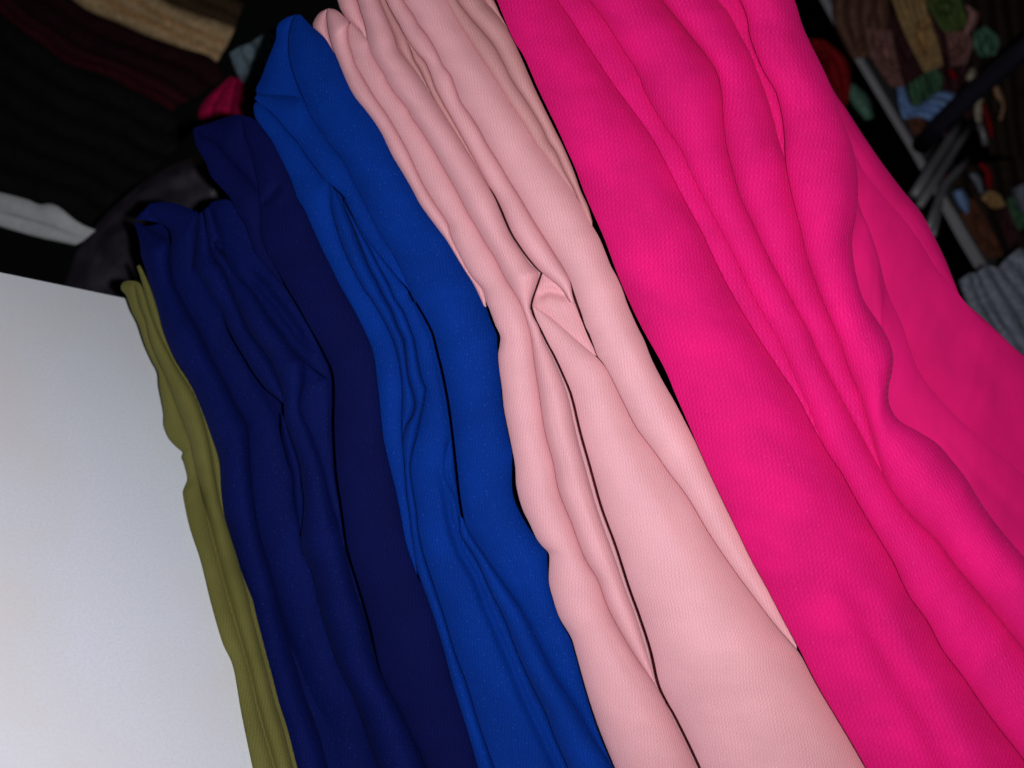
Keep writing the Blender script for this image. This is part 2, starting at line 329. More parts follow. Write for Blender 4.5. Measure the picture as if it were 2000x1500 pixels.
c3c = [(898,1022),(900,1045),(912,1064),(930,1092),(945,1124),(962,1162),(987,1212),(1011,1276),(1035,1329),(1064,1388),(1085,1444),(1109,1497),(1135,1560)]
cobL = [(495,210),(498,228),(510,246),(528,270),(540,292),(554,320),(568,350),(580,384),(596,412),(610,444),(628,484),(646,520),(660,550),(676,578),(694,610),(708,638),(724,674),(732,704),(736,740),(741,780),(746,830),(750,862),(760,906),(772,954),(782,1002),(792,1056),(804,1094),(816,1127),(829,1153),(848,1207),(867,1271),(883,1332),(899,1383),(917,1441),(933,1497),(952,1560)]

m0 = [(508,392),(509,420),(509,448),(514,472),(524,496),(540,524),(560,560),(584,600),(606,640),(620,664),(636,694),(648,720),(653,744),(654,780),(653,820),(654,860),(657,910),(660,940),(666,976),(672,1020),(678,1064),(688,1102),(700,1140),(717,1198),(728,1240),(736,1280),(744,1312),(760,1348),(780,1384),(798,1422),(816,1460),(832,1498),(858,1560)]
m2 = [(480,226),(480,268),(488,288),(496,320),(502,352),(506,378)]
m1 = [(390,264),(416,276),(436,298),(456,320),(476,342),(496,364),(506,380)]
mL = [(377,256),(382,280),(390,298),(402,318),(412,344),(430,364),(450,388),(464,416),(480,440),(489,470),(500,496),(524,524)]
nL = [(262,436),(268,454),(273,476),(275,498),(281,516),(290,548),(298,572),(308,605),(318,645),(337,692),(369,745),(390,791),(411,847),(428,900),(432,960),(438,1006),(448,1040),(458,1080),(468,1116),(480,1158),(489,1198),(504,1256),(520,1316),(534,1370),(550,1420),(560,1460),(570,1498),(588,1560)]
n1 = [(333,492),(334,520),(338,550),(350,576),(364,604),(380,630),(392,656),(406,684),(424,720),(446,760),(462,794),(482,828),(486,860),(489,910),(494,960),(500,1010),(510,1056),(520,1090),(532,1130),(549,1194),(564,1252),(580,1304),(596,1358),(616,1410),(630,1456),(641,1498),(660,1560)]
n2t = [(388,418),(386,456),(382,492),(380,520),(396,546),(414,578),(432,604),(446,642),(464,676),(480,702),(498,732),(520,760),(540,776),(553,788)]
n2L = [(388,418),(386,456),(382,492),(380,520),(396,546),(414,578),(432,604),(444,644),(460,678),(474,704),(490,735),(504,758),(518,782),(532,806),(540,822),(550,860),(560,900),(569,930),(571,964),(576,1000),(584,1030),(587,1056),(592,1080),(606,1108),(616,1148),(627,1196),(640,1240),(654,1284),(670,1320),(688,1356),(702,1392),(716,1434),(736,1492),(764,1560)]
n3 = [(396,412),(406,460),(416,500),(434,524),(448,556),(460,586),(476,624),(490,650),(510,678),(528,704),(540,732),(550,758),(554,788)]
n3b = [(556,816),(564,842),(576,876),(586,910),(590,944),(594,980),(592,1012),(588,1045)]
n4t = [(408,402),(428,460),(448,518),(464,540),(486,560),(506,588),(526,620),(548,650),(566,676),(582,694),(594,708)]
n4b = [(593,740),(588,770),(586,794),(594,820),(606,846),(616,876),(630,915),(642,966),(652,1002),(660,1024)]
gN = [(638,742),(641,770),(642,800),(640,840),(646,880),(650,925),(654,950),(662,990),(668,1030),(674,1070)]
gN2 = [(682,1110),(696,1160),(711,1200),(727,1260),(738,1304)]
oL = [(236,558),(237,567),(246,577),(257,607),(270,633),(283,673),(297,705),(309,729),(311,756),(316,783),(320,809),(320,831),(329,855),(345,873),(358,884),(355,893),(360,906),(366,935),(359,955),(358,970),(371,1031),(392,1095),(413,1180),(435,1255),(456,1303),(472,1393),(493,1495),(507,1560)]
o1 = [(274,600),(284,625),(293,665),(307,700),(326,740),(342,783),(358,825),(371,860),(378,895),(388,940),(405,1020),(429,1116),(456,1212),(483,1303),(504,1393),(532,1493),(550,1560)]
o2 = [(267,521),(275,545),(285,580),(297,620),(314,660),(345,718),(379,772),(395,815),(409,870),(419,929),(430,985),(446,1035)]

def cloth(name, label, x, y):
    o = bpy.data.objects.new(name, None); sc.collection.objects.link(o)
    o.empty_display_size = 0.05
    return tag(o, label, 'folded fabric', 'folded lengths of jersey fabric stacked in one pile')
def body(parent, left, right, mat, seed, shrink=0.93):        # the folded layers behind the front edges
    return fold('inner_layers', left, right, mat, parent, back=0.024, tilt=0.8, amp=0.0, deep=0.14, ov=0, shrink=shrink, seed=seed, nq=12, rough=0)

FB = {}
def f(parent, mat, L, R, seed, **k):
    return fold('fold', L, R, mat, parent, seed=seed, **k)

# olive
ol = cloth('folded_fabric', 'olive green knit fabric, lowest in the pile and resting on the white shelf', 0, 0)
f(ol, M_OLIVE, oL, [(236,558),(240,551),(250,548),(262,552),(268,575)]+o1, 11, amp=0.5, ov=-0.2)
f(ol, M_OLIVE, [(250,548),(262,556),(268,575)]+o1, [(250,548),(266,549),(276,556),(285,580),(297,620),(314,660),(345,718),(379,772),(395,815),(409,870),(419,929),(430,985),(446,1035)]+[(462,1084),(472,1120),(484,1162),(493,1202),(508,1260),(524,1320),(538,1374),(554,1424),(574,1502),(592,1564)], 12, ov=-0.2)
f(ol, M_OLIVE, o2, [(269,518),(274,518),(285,540),(297,570),(310,610),(320,650),(340,700),(370,748),(392,794),(413,850),(429,903),(434,960),(440,1008),(448,1038)], 13, ov=-0.2)
body(ol, oL, [(250,556),(268,566),(290,600),(318,650),(345,700),(376,748),(398,794),(419,850),(436,903),(440,960),(448,1010),(458,1045),(468,1084),(480,1122),(492,1162),(501,1202),(516,1260),(532,1320),(546,1374),(562,1424),(582,1502),(600,1564)], M_OLIVE, 14, 0.99)
# navy
nv = cloth('folded_fabric', 'bright navy blue fabric in four narrow folds, next above the olive one', 0, 0)
f(nv, M_NAVY, nL, [(262,436),(270,434),(300,450),(328,466),(333,478)]+n1, 21, ov=-0.2)
f(nv, M_NAVY, [(266,429),(287,431),(314,437),(331,450),(335,472)]+n1, [(266,428),(272,418),(284,408),(292,398),(308,395),(330,395),(352,400),(376,410)]+n2L, 22, ov=0, amp=0.4, amax=0.009, carve=[([(284,408),(300,425),(318,440)], 8, 0.002, 'v')])
f(nv, M_NAVY, n2t, n3, 23, ov=-0.2)
f(nv, M_NAVY, [(548,806),(550,850),(560,895),(569,930),(571,964),(576,1000),(584,1030),(588,1045)], [(548,806),(556,816)]+n3b[1:], 24, back=0.006, ov=-0.2)
f(nv, M_NAVY, [(398,410),(406,460),(416,500),(434,524),(448,556),(460,586),(476,624),(490,650),(510,678),(528,704),(540,732),(550,758),(554,788)]+n3b+[(587,1056),(592,1080),(606,1108),(616,1148),(627,1196),(640,1240),(654,1284),(670,1320),(688,1356),(702,1392),(716,1434),(736,1492),(764,1560)],
  n4t+n4b+[(668,1040),(674,1070)]+gN2+[(750,1330),(768,1362),(786,1396),(804,1434),(828,1492),(856,1560)], 25, ov=1, carve=[([(418,468),(436,488),(452,500),(464,498)], 9, 0.006, 'v')])
f(nv, M_NAVY, n4t, [(412,396),(446,392),(470,425),(492,470),(514,510),(545,548),(572,590),(604,645),(624,684),(638,715),(640,740)], 26, back=0.004, ov=2, amp=0.3, carve=[([(470,520),(510,555),(560,620),(610,690)], 12, 0.004, 'v')])
f(nv, M_NAVY, [(594,708)]+n4b+[(664,1060)], [(594,708),(612,722),(630,738)]+gN, 27, ov=0, amp=0.4)
body(nv, [(270,446),(272,470)]+nL[3:], [(388,418),(412,410),(450,410),(480,460),(520,520),(570,580),(615,655),(645,710),(655,745),(656,800),(656,860),(660,930),(672,990),(684,1040),(698,1090),(716,1150),(734,1210),(750,1270),(762,1310),(778,1350),(796,1390),(814,1430),(848,1500),(876,1560)], M_NAVY, 28, 0.985)
# midnight
mn = cloth('folded_fabric', 'darkest midnight blue fabric with a pinched upper end, between the navy and cobalt ones', 0, 0)
f(mn, M_MIDNIGHT, mL+[(556,560)], [(377,256),(383,258)]+m1+[(509,420),(509,448),(514,472),(524,496),(540,524),(556,560)], 31, ov=-0.2, amp=0.4)
f(mn, M_MIDNIGHT, [(377,254)]+m1, [(377,254),(382,248),(400,243),(426,234),(446,228),(472,226)]+m2[1:], 32, ov=-0.2, amp=0.3, back=0.003)
f(mn, M_MIDNIGHT, [(472,225),(480,268),(488,288),(496,320),(502,352),(506,378)]+m0, [(472,225),(490,229),(504,238)]+cobL[2:], 33, ov=-0.2, amp=0.35, carve=[([(508,400),(526,384),(540,366)], 8, 0.0015, 'open')])
body(mn, mL+[(x-6, y) for x, y in m0[6:]], [(377,254),(400,243),(446,228),(472,225),(500,232)]+cobL[2:], M_MIDNIGHT, 34)
# cobalt
cb = cloth('folded_fabric', 'cobalt blue fabric with one wide fold and several thin ones, below the pale pink one', 0, 0)
f(cb, M_COBALT, cobL, [(495,206),(502,198)]+c7+c6+c6b+[(829,1153),(848,1207),(867,1271),(883,1332),(899,1383),(917,1441),(933,1497),(952,1560)][:1], 41, ov=-0.2, n=200) if False else None
f(cb, M_COBALT, cobL[:28], [(495,206),(502,198)]+c7[1:]+c6+c6b[:-1]+[(816,1129)], 41, ov=-1.1, amp=0.4)
f(cb, M_COBALT, [(644,358)]+c6, [(646,360),(660,378)]+c5, 42, ov=-1.1)
f(cb, M_COBALT, c5+c6b+[(829,1153),(848,1207),(867,1271),(883,1332),(899,1383),(917,1441),(933,1497),(952,1560)], [(660,374),(682,412)]+c4, 43, ov=-1.1)
f(cb, M_COBALT, [(672,388)]+c4, [(676,390),(684,410),(695,430),(712,460),(728,482),(752,512),(780,546),(797,566)]+gapL+c3c, 44, ov=-1.1, amp=0.45,
  carve=[([(858,870),(858,916),(864,940),(874,980),(878,1010),(886,1040),(900,1080),(928,1127),(949,1185),(973,1239),(995,1292),(1021,1356),(1048,1415),(1085,1495),(1110,1560)], 9, 0.0028, 'open'),
         ([(880,850),(872,894),(870,916),(874,936),(886,958),(893,980)], 5, 0.002, 'v')])
f(cb, M_COBALT, [(896,1006)]+c3c, [(896,1006),(904,1012)]+c9g[11:], 45, ov=-0.2, back=-0.002)
f(cb, M_COBALT, [(502,184),(498,190)]+c7+c7b+[(812,592)], [(502,184),(540,185),(584,190),(600,207),(606,224),(626,254),(646,284),(670,312),(690,352),(712,396),(728,428),(744,458),(766,492),(780,520),(794,550),(812,588)], 46, ov=-0.2, amp=0.4)
f(cb, M_COBALT, [(578,28),(560,34),(546,44),(540,56),(539,74),(530,100),(520,124),(510,152),(501,170),(501,182),(506,196),(530,205)], [(580,28),(574,36),(568,48),(565,66),(564,96),(568,124),(576,150),(584,172),(592,190),(600,205),(602,215)], 47, ov=-0.2, amp=0.35, back=0.004)
f(cb, M_COBALT, [(580,28),(570,40)]+c9+c9g, cobE+cobE2, 48, ov=0, amp=0.5, amax=0.013)
body(cb, [(540,60),(520,124),(501,176)]+cobL, cobE+cobE2, M_COBALT, 49)
# pale pink
pk = cloth('folded_fabric', 'pale dusty pink fabric with many thin folds and one broad loose flap in front', 0, 0)
EX = lambda p, dx=-52, dy=-80: [(p[0][0]+2*dx, p[0][1]+2*dy), (p[0][0]+dx, p[0][1]+dy)]+list(p)
f(pk, M_PINK, [(639,17),(622,27),(611,50),(626,72),(648,108),(662,130)], [(639,17),(638,28),(640,50),(645,76),(652,98),(663,130)], 51, ov=-0.2, back=0.004)
f(pk, M_PINK, [(640,16),(638,28),(640,50),(645,76),(652,98),(660,118)]+[(x-3, y+2) for x, y in cobE[7:]], [(640,16),(656,19),(670,30),(682,44)]+a2[1:]+[(950,600)], 52, ov=-0.2)
f(pk, M_PINK, [(684,44)]+a2[1:]+palE, [(684,44),(700,58)]+a3+dl1, 53, ov=-0.2, amp=0.6)
f(pk, M_PINK, [(600,-160),(635,-70),(659,0),(664,16),(676,36),(688,48),(704,62),(716,80)], [(640,-160),(672,-70),(698,0),(704,20),(712,44),(717,66),(718,80)], 54, ov=-0.2, back=0.004)
f(pk, M_PINK, EX([(698,0),(704,20),(712,44),(716,66)], -30, -80)+a3, EX(a4t, -32, -80)+a4m+a4b+dlL, 55, ov=0)
f(pk, M_PINK_SHADE, EX(a4t, -32, -80)+a4m[:4], EX(b2, -36, -80), 56, ov=-0.2, back=0.006)
f(pk, M_PINK_SHADE, [(786,58)]+b2[4:]+a4m[4:]+[(956,368)], [(788,60)]+b3[1:]+[(956,368)], 57, ov=-0.2, back=0.003)
f(pk, M_PINK, EX(b2[:3], -36, -80)+b3+[(966,380),(980,408),(990,432),(1002,458),(1020,486),(1038,510),(1054,528),(1075,545),(1098,565),(1114,590)], EX(b4t, -45, -80)+[(1118,575),(1122,592)], 58, ov=-0.2)
f(pk, M_PINK, [(1060,532),(1054,550),(1047,570),(1041,590),(1042,606),(1070,632),(1110,662),(1150,690)], [(1060,532),(1078,540),(1096,553),(1110,568),(1122,594),(1136,626),(1148,656),(1168,696)], 59, ov=-0.2, back=0.006, amp=0.3,
  carve=[([(1046,582),(1070,568),(1092,572),(1112,582)], 9, 0.0022, 'v')])
f(pk, M_PINK, dlR, [(1042,598),(1056,606),(1080,624),(1110,650),(1140,676),(1168,700)]+b4b+[(1595,1335),(1631,1396),(1689,1495),(1725,1560)], 60, ov=0, amp=0.5, amax=0.013,
  carve=[([(1180,720),(1230,830),(1300,960),(1360,1080)], 30, 0.001, 'v')])
f(pk, M_PINK, EX(b4t, -45, -80)+b4m+[(1177,708)]+b4b, EX(b5, -48, -80)+palR, 61, ov=4, amp=0.6)
f(pk, M_PINK_SHADE, EX(b5, -48, -80), EX(b6, -50, -80), 62, ov=-0.2, back=0.003)
f(pk, M_PINK_SHADE, EX(b6, -50, -80), EX(b7, -52, -80)+palR0[1:], 63, ov=0, back=0.003)
f(pk, M_PINK_SHADE, EX(b7, -52, -80), [(864,-160),(920,-80),(964,0),(976,26),(994,60),(1004,82)], 64, ov=0, back=0.006)
body(pk, [(600,-160),(635,-70),(655,0),(660,90),(690,180),(768,304),(850,440),(940,585)]+palE, [(864,-160),(920,-80),(964,0)]+palR0+palR+[(1595,1335),(1631,1396),(1689,1495),(1725,1560)], M_PINK, 65)
# fuchsia
fu = cloth('folded_fabric', 'hot fuchsia pink fabric, topmost of the pile, its upper layer hanging back out of focus', 0, 0)
f(fu, M_FUCHSIA, FL, F1T+F1B, 71, ov=2, amp=0.42, amax=0.012, carve=[([(1640,1120),(1690,1200),(1730,1270),(1775,1346),(1806,1396),(1838,1454),(1860,1500),(1890,1560)], 24, 0.004, 'open')])
f(fu, M_FUCHSIA, F1T, F2, 72, ov=2, amp=0.3)
f(fu, M_FUCHSIA, F2+F1B, F3T+F3B, 73, ov=2, amp=0.6, skew=0.1)
f(fu, M_FUCHSIA, F3T, F4T+F4B, 74, ov=2, amp=0.6)
f(fu, M_FUCHSIA, F4T, F5, 75, ov=2, amp=0.3, back=0.004)
f(fu, M_FUCHSIA, F5+F4B+F3B, FR, 76, ov=0, amp=0.6, amax=0.014)
gb = lambda k: (lambda x, y: face_depth(np.minimum(x, 1900), y)+k)
G12 = [(1600,150),(1640,260),(1677,401),(1696,448),(1715,504),(1733,574),(1761,640),(1795,730),(1850,800),(1902,850),(1990,925),(2090,1010)]
G23 = [(1600,130),(1640,240),(1682,331),(1724,387),(1761,429),(1799,481),(1827,527),(1864,569),(1906,621),(1948,658),(1995,697),(2100,780)]
GO = [(1590,100),(1626,173),(1654,215),(1687,266),(1719,313),(1761,369),(1799,415),(1822,457),(1845,504),(1864,551),(1880,585),(1920,621),(1957,656),(1999,694),(2110,780)]
f(fu, M_FUCHSIA_LOOSE, [(x-30, y+8) for x, y in FR[9:]], G12+[(2250,1120)], 77, depth=gb(0.035), ov=4, amp=0.18, rough=0.0002)
f(fu, M_FUCHSIA_LOOSE, [(x-8, y) for x, y in G12], G23, 78, depth=gb(0.065), ov=4, amp=0.14, amax=0.02, rough=0.0002)
f(fu, M_FUCHSIA_LOOSE, [(x-8, y) for x, y in G23], GO, 79, depth=gb(0.09), ov=0, amp=0.5, rough=0.0002)
body(fu, FL, FR, M_FUCHSIA, 80)

# ------------------------------------------------------------------ white shelf board under the pile
def box_obj(name, lo, hi, mat, parent=None, bevel=0.002):
    import bmesh
    bm = bmesh.new(); bmesh.ops.create_cube(bm, size=1)
    lo = np.array(lo); hi = np.array(hi)
    for v in bm.verts: v.co = Vector((lo+hi)/2 + np.array(v.co)*(hi-lo))
    if bevel: bmesh.ops.bevel(bm, geom=bm.edges[:], offset=bevel, segments=3, affect='EDGES')
    me = bpy.data.meshes.new(name); bm.to_mesh(me); bm.free(); me.materials.append(mat)
    o = bpy.data.objects.new(name, me); sc.collection.objects.link(o)
    if parent: o.parent = parent
    return o
def on_plane_z(x, y, z):
    d = ray(x, y) @ R3.T; t = (z-CAM[2])/d[2]; return CAM+d*t
zt = TABLE_Z
e = on_plane_z(100, 547, zt)
shelf = box_obj('shelf_board', (e[0], -0.12, zt-0.025), (e[0]+0.9, FACE+0.35, zt), M_WHITE)
tag(shelf, 'white laminate shelf board the folded fabric pile rests on', 'shelf')
print('table end X', e, 'bottom check', to_world(ray(240,570)*face_depth(240,570)), to_world(ray(500,1490)*face_depth(500,1490)))

# back wall of the shop
wall = box_obj('wall', (-4, 3.2, -0.2), (4, 3.3, 4), plain('dark_wall', (0.006, 0.0055, 0.005), nscale=3), bevel=0); tag(wall, kind='structure')

# ------------------------------------------------------------------ the rest of the shop, further back and out of the flash
def const(t, kx=0.0, ky=0.0): return lambda x, y: t + kx*(np.asarray(x)-1000)/1000 + ky*(np.asarray(y)-750)/1000
def fabric(name, col, rough=0.85, var=0.35):
    col = tuple(c*1.05 for c in col)
    return plain(name, col, rough=rough, spec=0.15, nscale=220, var=var)
def far(name, label, cat, mats, t, folds, seed, group=None, deep=0.06, amp=0.8, child='fold', carve=(), rough=0.002):
    if not isinstance(mats, (list, tuple)): mats = [mats]
    if len(folds) == 1:
        o = fold(name, folds[0][0], folds[0][1], mats[0], None, n=60, nq=22, depth=const(t), tilt=0, amp=amp, amax=0.03, deep=deep, ov=-0.2, seed=seed, rough=rough, carve=carve)
        return tag(o, label, cat, group)
    e_ = bpy.data.objects.new(name, None); sc.collection.objects.link(e_); tag(e_, label, cat, group)
    for i, (a, b) in enumerate(folds):
        fold(child, a, b, mats[i % len(mats)], e_, n=60, nq=16, depth=const(t-0.004*(i % 3)), tilt=0, amp=amp, amax=0.03, deep=deep, ov=3, seed=seed+i, rough=rough, carve=carve)
    return e_
def between(a, b, k):
    n = 9; A_, B_ = smooth(a, n), smooth(b, n)
    return [[tuple(p) for p in A_*(1-i/k)+B_*(i/k)] for i in range(k+1)]
def bands(lines): return [(lines[i], lines[i+1]) for i in range(len(lines)-1)]

# left: stacks on the shelf behind
bl0 = [(60,-60),(140,2),(175,24),(238,49),(297,73),(367,98),(424,121)]
bl1 = [(120,-60),(210,0),(245,21),(297,42),(350,70),(432,106)]
bl2 = [(180,-60),(266,0),(315,31),(367,56),(445,86)]
bl3 = [(240,-60),(315,0),(367,24),(458,56)]
far('folded_fabric', 'beige fabric folded on top of the dark maroon stack, upper left', 'folded fabric', fabric('beige_cloth', (0.80, 0.56, 0.30)), 0.80, bands([bl0, bl1, bl2, bl3]), 101)
far('folded_fabric', 'dark brown fabric lying above the beige folds, upper left', 'folded fabric', fabric('brown_cloth', (0.10, 0.065, 0.035)), 0.86, bands(between(bl3, [(330,-90),(400,-30),(475,10)], 2)), 105)
mr0 = [(-60,-20),(0,26),(35,58),(80,86),(105,110),(140,128),(210,149),(255,173),(297,194),(336,219)]
mr3 = [(20,-80),(140,0),(175,24),(238,50),(297,76),(367,100),(440,125),(440,150)]
mlines = between(mr0, mr3, 3)
far('folded_fabric', 'dark maroon fabric stack with a brighter red lowest fold, below the beige one', 'folded fabric', [fabric('maroon_rim', (0.07, 0.008, 0.016)), fabric('maroon_cloth', (0.06, 0.010, 0.017)), fabric('maroon_cloth_dark', (0.03, 0.008, 0.013)), fabric('maroon_cloth_deep', (0.035, 0.008, 0.012))], 0.76,
    bands([mr0]+[[(x+8, y-14) for x, y in mr0]]+mlines[1:]), 108)
kb0 = [(-60,360),(0,380),(50,394),(95,404),(120,412),(150,436),(180,452)]
kb3 = [(-60,-16),(0,30),(80,90),(140,132),(255,177),(336,222),(392,240)]
far('folded_fabric', 'tall stack of black fabric under the maroon one, hardly visible in the dark', 'folded fabric', fabric('black_cloth', (0.012, 0.012, 0.014)), 0.74, bands(between(kb0, kb3, 6)), 115)
far('folded_cloth', 'white cloth with a wavy edge under the black stack, left edge of the photo', 'cloth', [fabric('white_cloth_dim', (0.62, 0.65, 0.68), var=0.08)], 0.57,
    bands([[(-60,425),(0,442),(75,463),(120,473),(147,479)], [(-60,400),(0,416),(75,437),(120,452),(165,468)], [(-60,366),(0,379),(50,392),(75,402),(98,401),(118,410),(150,436),(184,452)]]), 123, amp=0.5)
M_PLAST = plain('dark_plastic_film', (0.05, 0.043, 0.06), rough=0.4, spec=0.5, nscale=60, bump=1.0, var=0.5)
pb = far('wrapped_bundle', 'bundle wrapped in dark shiny plastic film behind the navy and olive fabrics', 'bundle', M_PLAST, 0.60,
    [([(60,640),(120,560),(150,490),(190,435),(260,370),(330,325),(392,302)], [(300,700),(350,620),(420,520),(470,430),(470,350),(400,300)])], 127, amp=0.9, rough=0.007, carve=[([(150,520),(230,440),(320,380),(400,350)], 14, 0.006, 'open'), ([(170,600),(230,540),(280,480),(340,440)], 12, 0.006, 'open'), ([(210,480),(260,470),(330,400)], 9, 0.005, 'open')])
far('folded_fabric', 'small piece of crimson magenta cloth behind the peaks of the midnight and cobalt fabrics', 'cloth', fabric('crimson_cloth', (0.42, 0.004, 0.07)), 0.62,
    bands([[(392,246),(388,215),(410,185),(448,150)], [(420,250),(415,215),(430,185),(452,150)], [(455,250),(450,215),(456,185),(462,152)], [(560,285),(550,235),(530,195),(490,156)]]), 130)
far('folded_fabric', 'small pale blue cloth between the beige folds and the cobalt peak', 'cloth', fabric('pale_blue_cloth', (0.16, 0.23, 0.28)), 0.60,
    bands([[(448,104),(456,128),(470,156),(500,192)], [(466,92),(480,122),(498,150),(530,196)], [(488,84),(505,112),(524,140),(560,190)], [(540,50),(570,85),(600,120),(640,165)]]), 134)

# right: the white shelf edge with knitwear heaped on it
def prism(name, pts_px, t0, ext, mat, parent=None):
    """a solid whose front outline stands at distance t0 and which runs back along ext"""
    F0 = [at(x, y, t0) for x, y in pts_px]; F1_ = [p+ext for p in F0]
    n = len(F0); V = F0+F1_
    Fs = [tuple(range(n))[::-1], tuple(range(n, 2*n))]+[(i, (i+1) % n, n+(i+1) % n, n+i) for i in range(n)]
    o = mesh_obj(name, V, Fs, None, mat, parent, smooth_=False)
    md = o.modifiers.new('bevel', 'BEVEL'); md.width = 0.0012; md.segments = 2
    return o
yb = np.array((0.05, 0.30, 0.02))
sb = prism('shelf_board', [(1560,-82),(1584,-90),(1620,0),(1648,52),(1796,298),(1890,455),(1935,530),(1917,545),(1872,470),(1780,300),(1634,58),(1604,4)], 0.84, yb, plain('white_shelf_paint', (0.42, 0.43, 0.47), nscale=30, var=0.06))
tag(sb, 'long narrow white shelf edge running diagonally at upper right, knitwear heaped on it', 'shelf')

C = dict(brown=(0.14,0.07,0.05), mauve=(0.22,0.11,0.10), plum=(0.06,0.02,0.025), gold=(0.34,0.22,0.10), moss=(0.09,0.14,0.04), green=(0.06,0.14,0.08),
         teal=(0.08,0.18,0.13), blue=(0.16,0.27,0.50), red=(0.30,0.008,0.012), rose=(0.36,0.18,0.17), cream=(0.36,0.33,0.25), tan=(0.32,0.19,0.11), grey=(0.24,0.27,0.34), rust=(0.13,0.05,0.03))
CM = {k: fabric('knitwear_'+k, tuple(c*(1.0 if k in ('red', 'grey') else 1.5) for c in v)) for k, v in C.items()}
heap = [
 ('brown garment draped over the top end of the white shelf edge', 'brown', 0.83, [(1640,-60),(1625,20),(1640,70),(1665,115)], [(1740,-60),(1735,10),(1735,60),(1725,110)], 3),
 ('mauve ribbed garment hanging in long folds left of the golden one', 'mauve', 0.82, [(1690,55),(1698,100),(1712,130),(1740,170)], [(1742,60),(1748,100),(1757,140),(1768,172)], 3),
 ('dark plum garment between the mauve and golden ribbed ones', 'plum', 0.85, [(1725,30),(1742,80),(1757,125),(1776,165)], [(1755,30),(1772,75),(1790,115),(1806,150)], 3),
 ('golden tan ribbed garment hanging in four long folds', 'gold', 0.80, [(1735,-20),(1752,30),(1775,85),(1805,142)], [(1805,-20),(1815,35),(1832,80),(1842,128)], 4),
 ('moss green garment at the top edge, right of the golden ribbed one', 'moss', 0.83, [(1800,-30),(1812,10),(1830,45),(1850,72)], [(1870,-30),(1880,10),(1888,35),(1884,52)], 4),
 ('rose knit end curling out at the upper right', 'rose', 0.82, [(1882,10),(1890,24),(1888,44),(1874,72)], [(1898,14),(1912,26),(1906,48),(1886,78)], 1),
 ('brown pink garment hanging below the moss green one', 'mauve', 0.82, [(1845,62),(1852,95),(1856,130)], [(1890,60),(1900,85),(1888,125)], 3),
 ('green knit lump at the right under the rose end', 'teal', 0.83, [(1902,62),(1898,88),(1915,112)], [(1925,50),(1950,76),(1945,108)], 2),
 ('dark green ribbed garment above the blue one', 'green', 0.81, [(1772,166),(1776,190),(1786,212)], [(1828,128),(1842,155),(1832,190)], 4),
 ('small crimson knob of cloth beside the golden folds', 'red', 0.80, [(1850,138),(1856,148),(1864,157)], [(1862,136),(1870,145),(1872,153)], 1),
 ('cream cloth end beside the dark round rail', 'cream', 0.81, [(1890,142),(1886,152),(1896,164)], [(1902,130),(1910,148),(1904,162)], 1),
 ('pale blue crumpled garment at the middle of the heap', 'blue', 0.79, [(1752,172),(1756,205),(1766,235),(1790,228),(1822,240)], [(1766,168),(1776,200),(1790,208),(1835,180),(1868,186)], 3),
 ('rust brown garment under the pale blue one', 'rust', 0.84, [(1772,235),(1785,262),(1815,275)], [(1800,215),(1835,235),(1850,262)], 2),
 ('bright red cloth under the white shelf edge beside the fuchsia fabric', 'red', 0.78, [(1570,75),(1590,130),(1640,210)], [(1610,78),(1650,115),(1660,160),(1655,205)], 2),
 ('muted green cloth under the white shelf edge, below the red one', 'teal', 0.78, [(1650,165),(1662,200),(1690,235)], [(1668,162),(1696,190),(1708,230)], 1),
 ('tan strap hanging alone at the far right', 'tan', 0.82, [(1936,160),(1944,190),(1956,205),(1950,232)], [(1950,165),(1960,188),(1963,210),(1958,236)], 1),
 ('sage green tie hanging right of the chrome rails', 'cream', 0.84, [(1906,190),(1902,215),(1906,238)], [(1922,180),(1920,210),(1918,240)], 1),
 ('thin red strap hanging right of the chrome rails', 'red', 0.83, [(1916,200),(1924,235),(1932,268)], [(1926,205),(1937,235),(1942,268)], 1),
 ('red curved strap in the lower heap', 'red', 0.80, [(1910,322),(1922,336),(1926,364)], [(1918,316),(1935,334),(1940,368)], 1),
 ('small red cloth between the chrome rails', 'red', 0.82, [(1832,345),(1836,358),(1846,362)], [(1846,338),(1852,348),(1850,358)], 1),
 ('pale blue cloth in the lower heap', 'blue', 0.80, [(1860,376),(1872,400),(1888,418)], [(1880,368),(1892,390),(1892,414)], 1),
 ('grey blue cloth beside the red curved strap', 'grey', 0.82, [(1892,342),(1902,356),(1914,378)], [(1904,336),(1918,350),(1922,376)], 1),
 ('golden brown cloth in the lower heap', 'gold', 0.84, [(1916,385),(1924,395),(1940,408)], [(1930,372),(1950,380),(1964,402)], 2),
 ('dark rust garment in the lower heap behind the rails', 'rust', 0.86, [(1870,420),(1890,460),(1930,505)], [(1900,385),(1930,440),(1960,500)], 4),
 ('green cloth at the right edge above the grey blue drape', 'green', 0.85, [(1966,390),(1975,420),(1990,450)], [(1985,380),(1998,410),(2010,440)], 2),
 ('white cloth corner at the right edge', 'grey', 0.84, [(1975,370),(1985,400),(2005,425)], [(2020,350),(2025,390),(2030,420)], 1),
 ('dark plum garment hanging in the lower heap', 'plum', 0.86, [(1950,400),(1955,440),(1970,480)], [(1970,400),(1980,440),(1990,470)], 2),
]
heap += [
 ('big dark brown garment filling the back of the heap', 'plum', 0.92, [(1600,-90),(1650,20),(1720,130),(1800,260)], [(1830,-90),(1860,10),(1890,110),(1900,230)], 6),
 ('dark olive brown garment behind the tan strap at the far right', 'umber', 0.95, [(1850,-90),(1880,30),(1900,150),(1930,300)], [(2060,-90),(2060,30),(2060,150),(2060,320)], 5),
 ('dark umber garment at the back of the lower heap', 'umber', 0.93, [(1850,330),(1870,400),(1900,460),(1950,540)], [(2040,300),(2050,380),(2050,450),(2060,520)], 5),
]
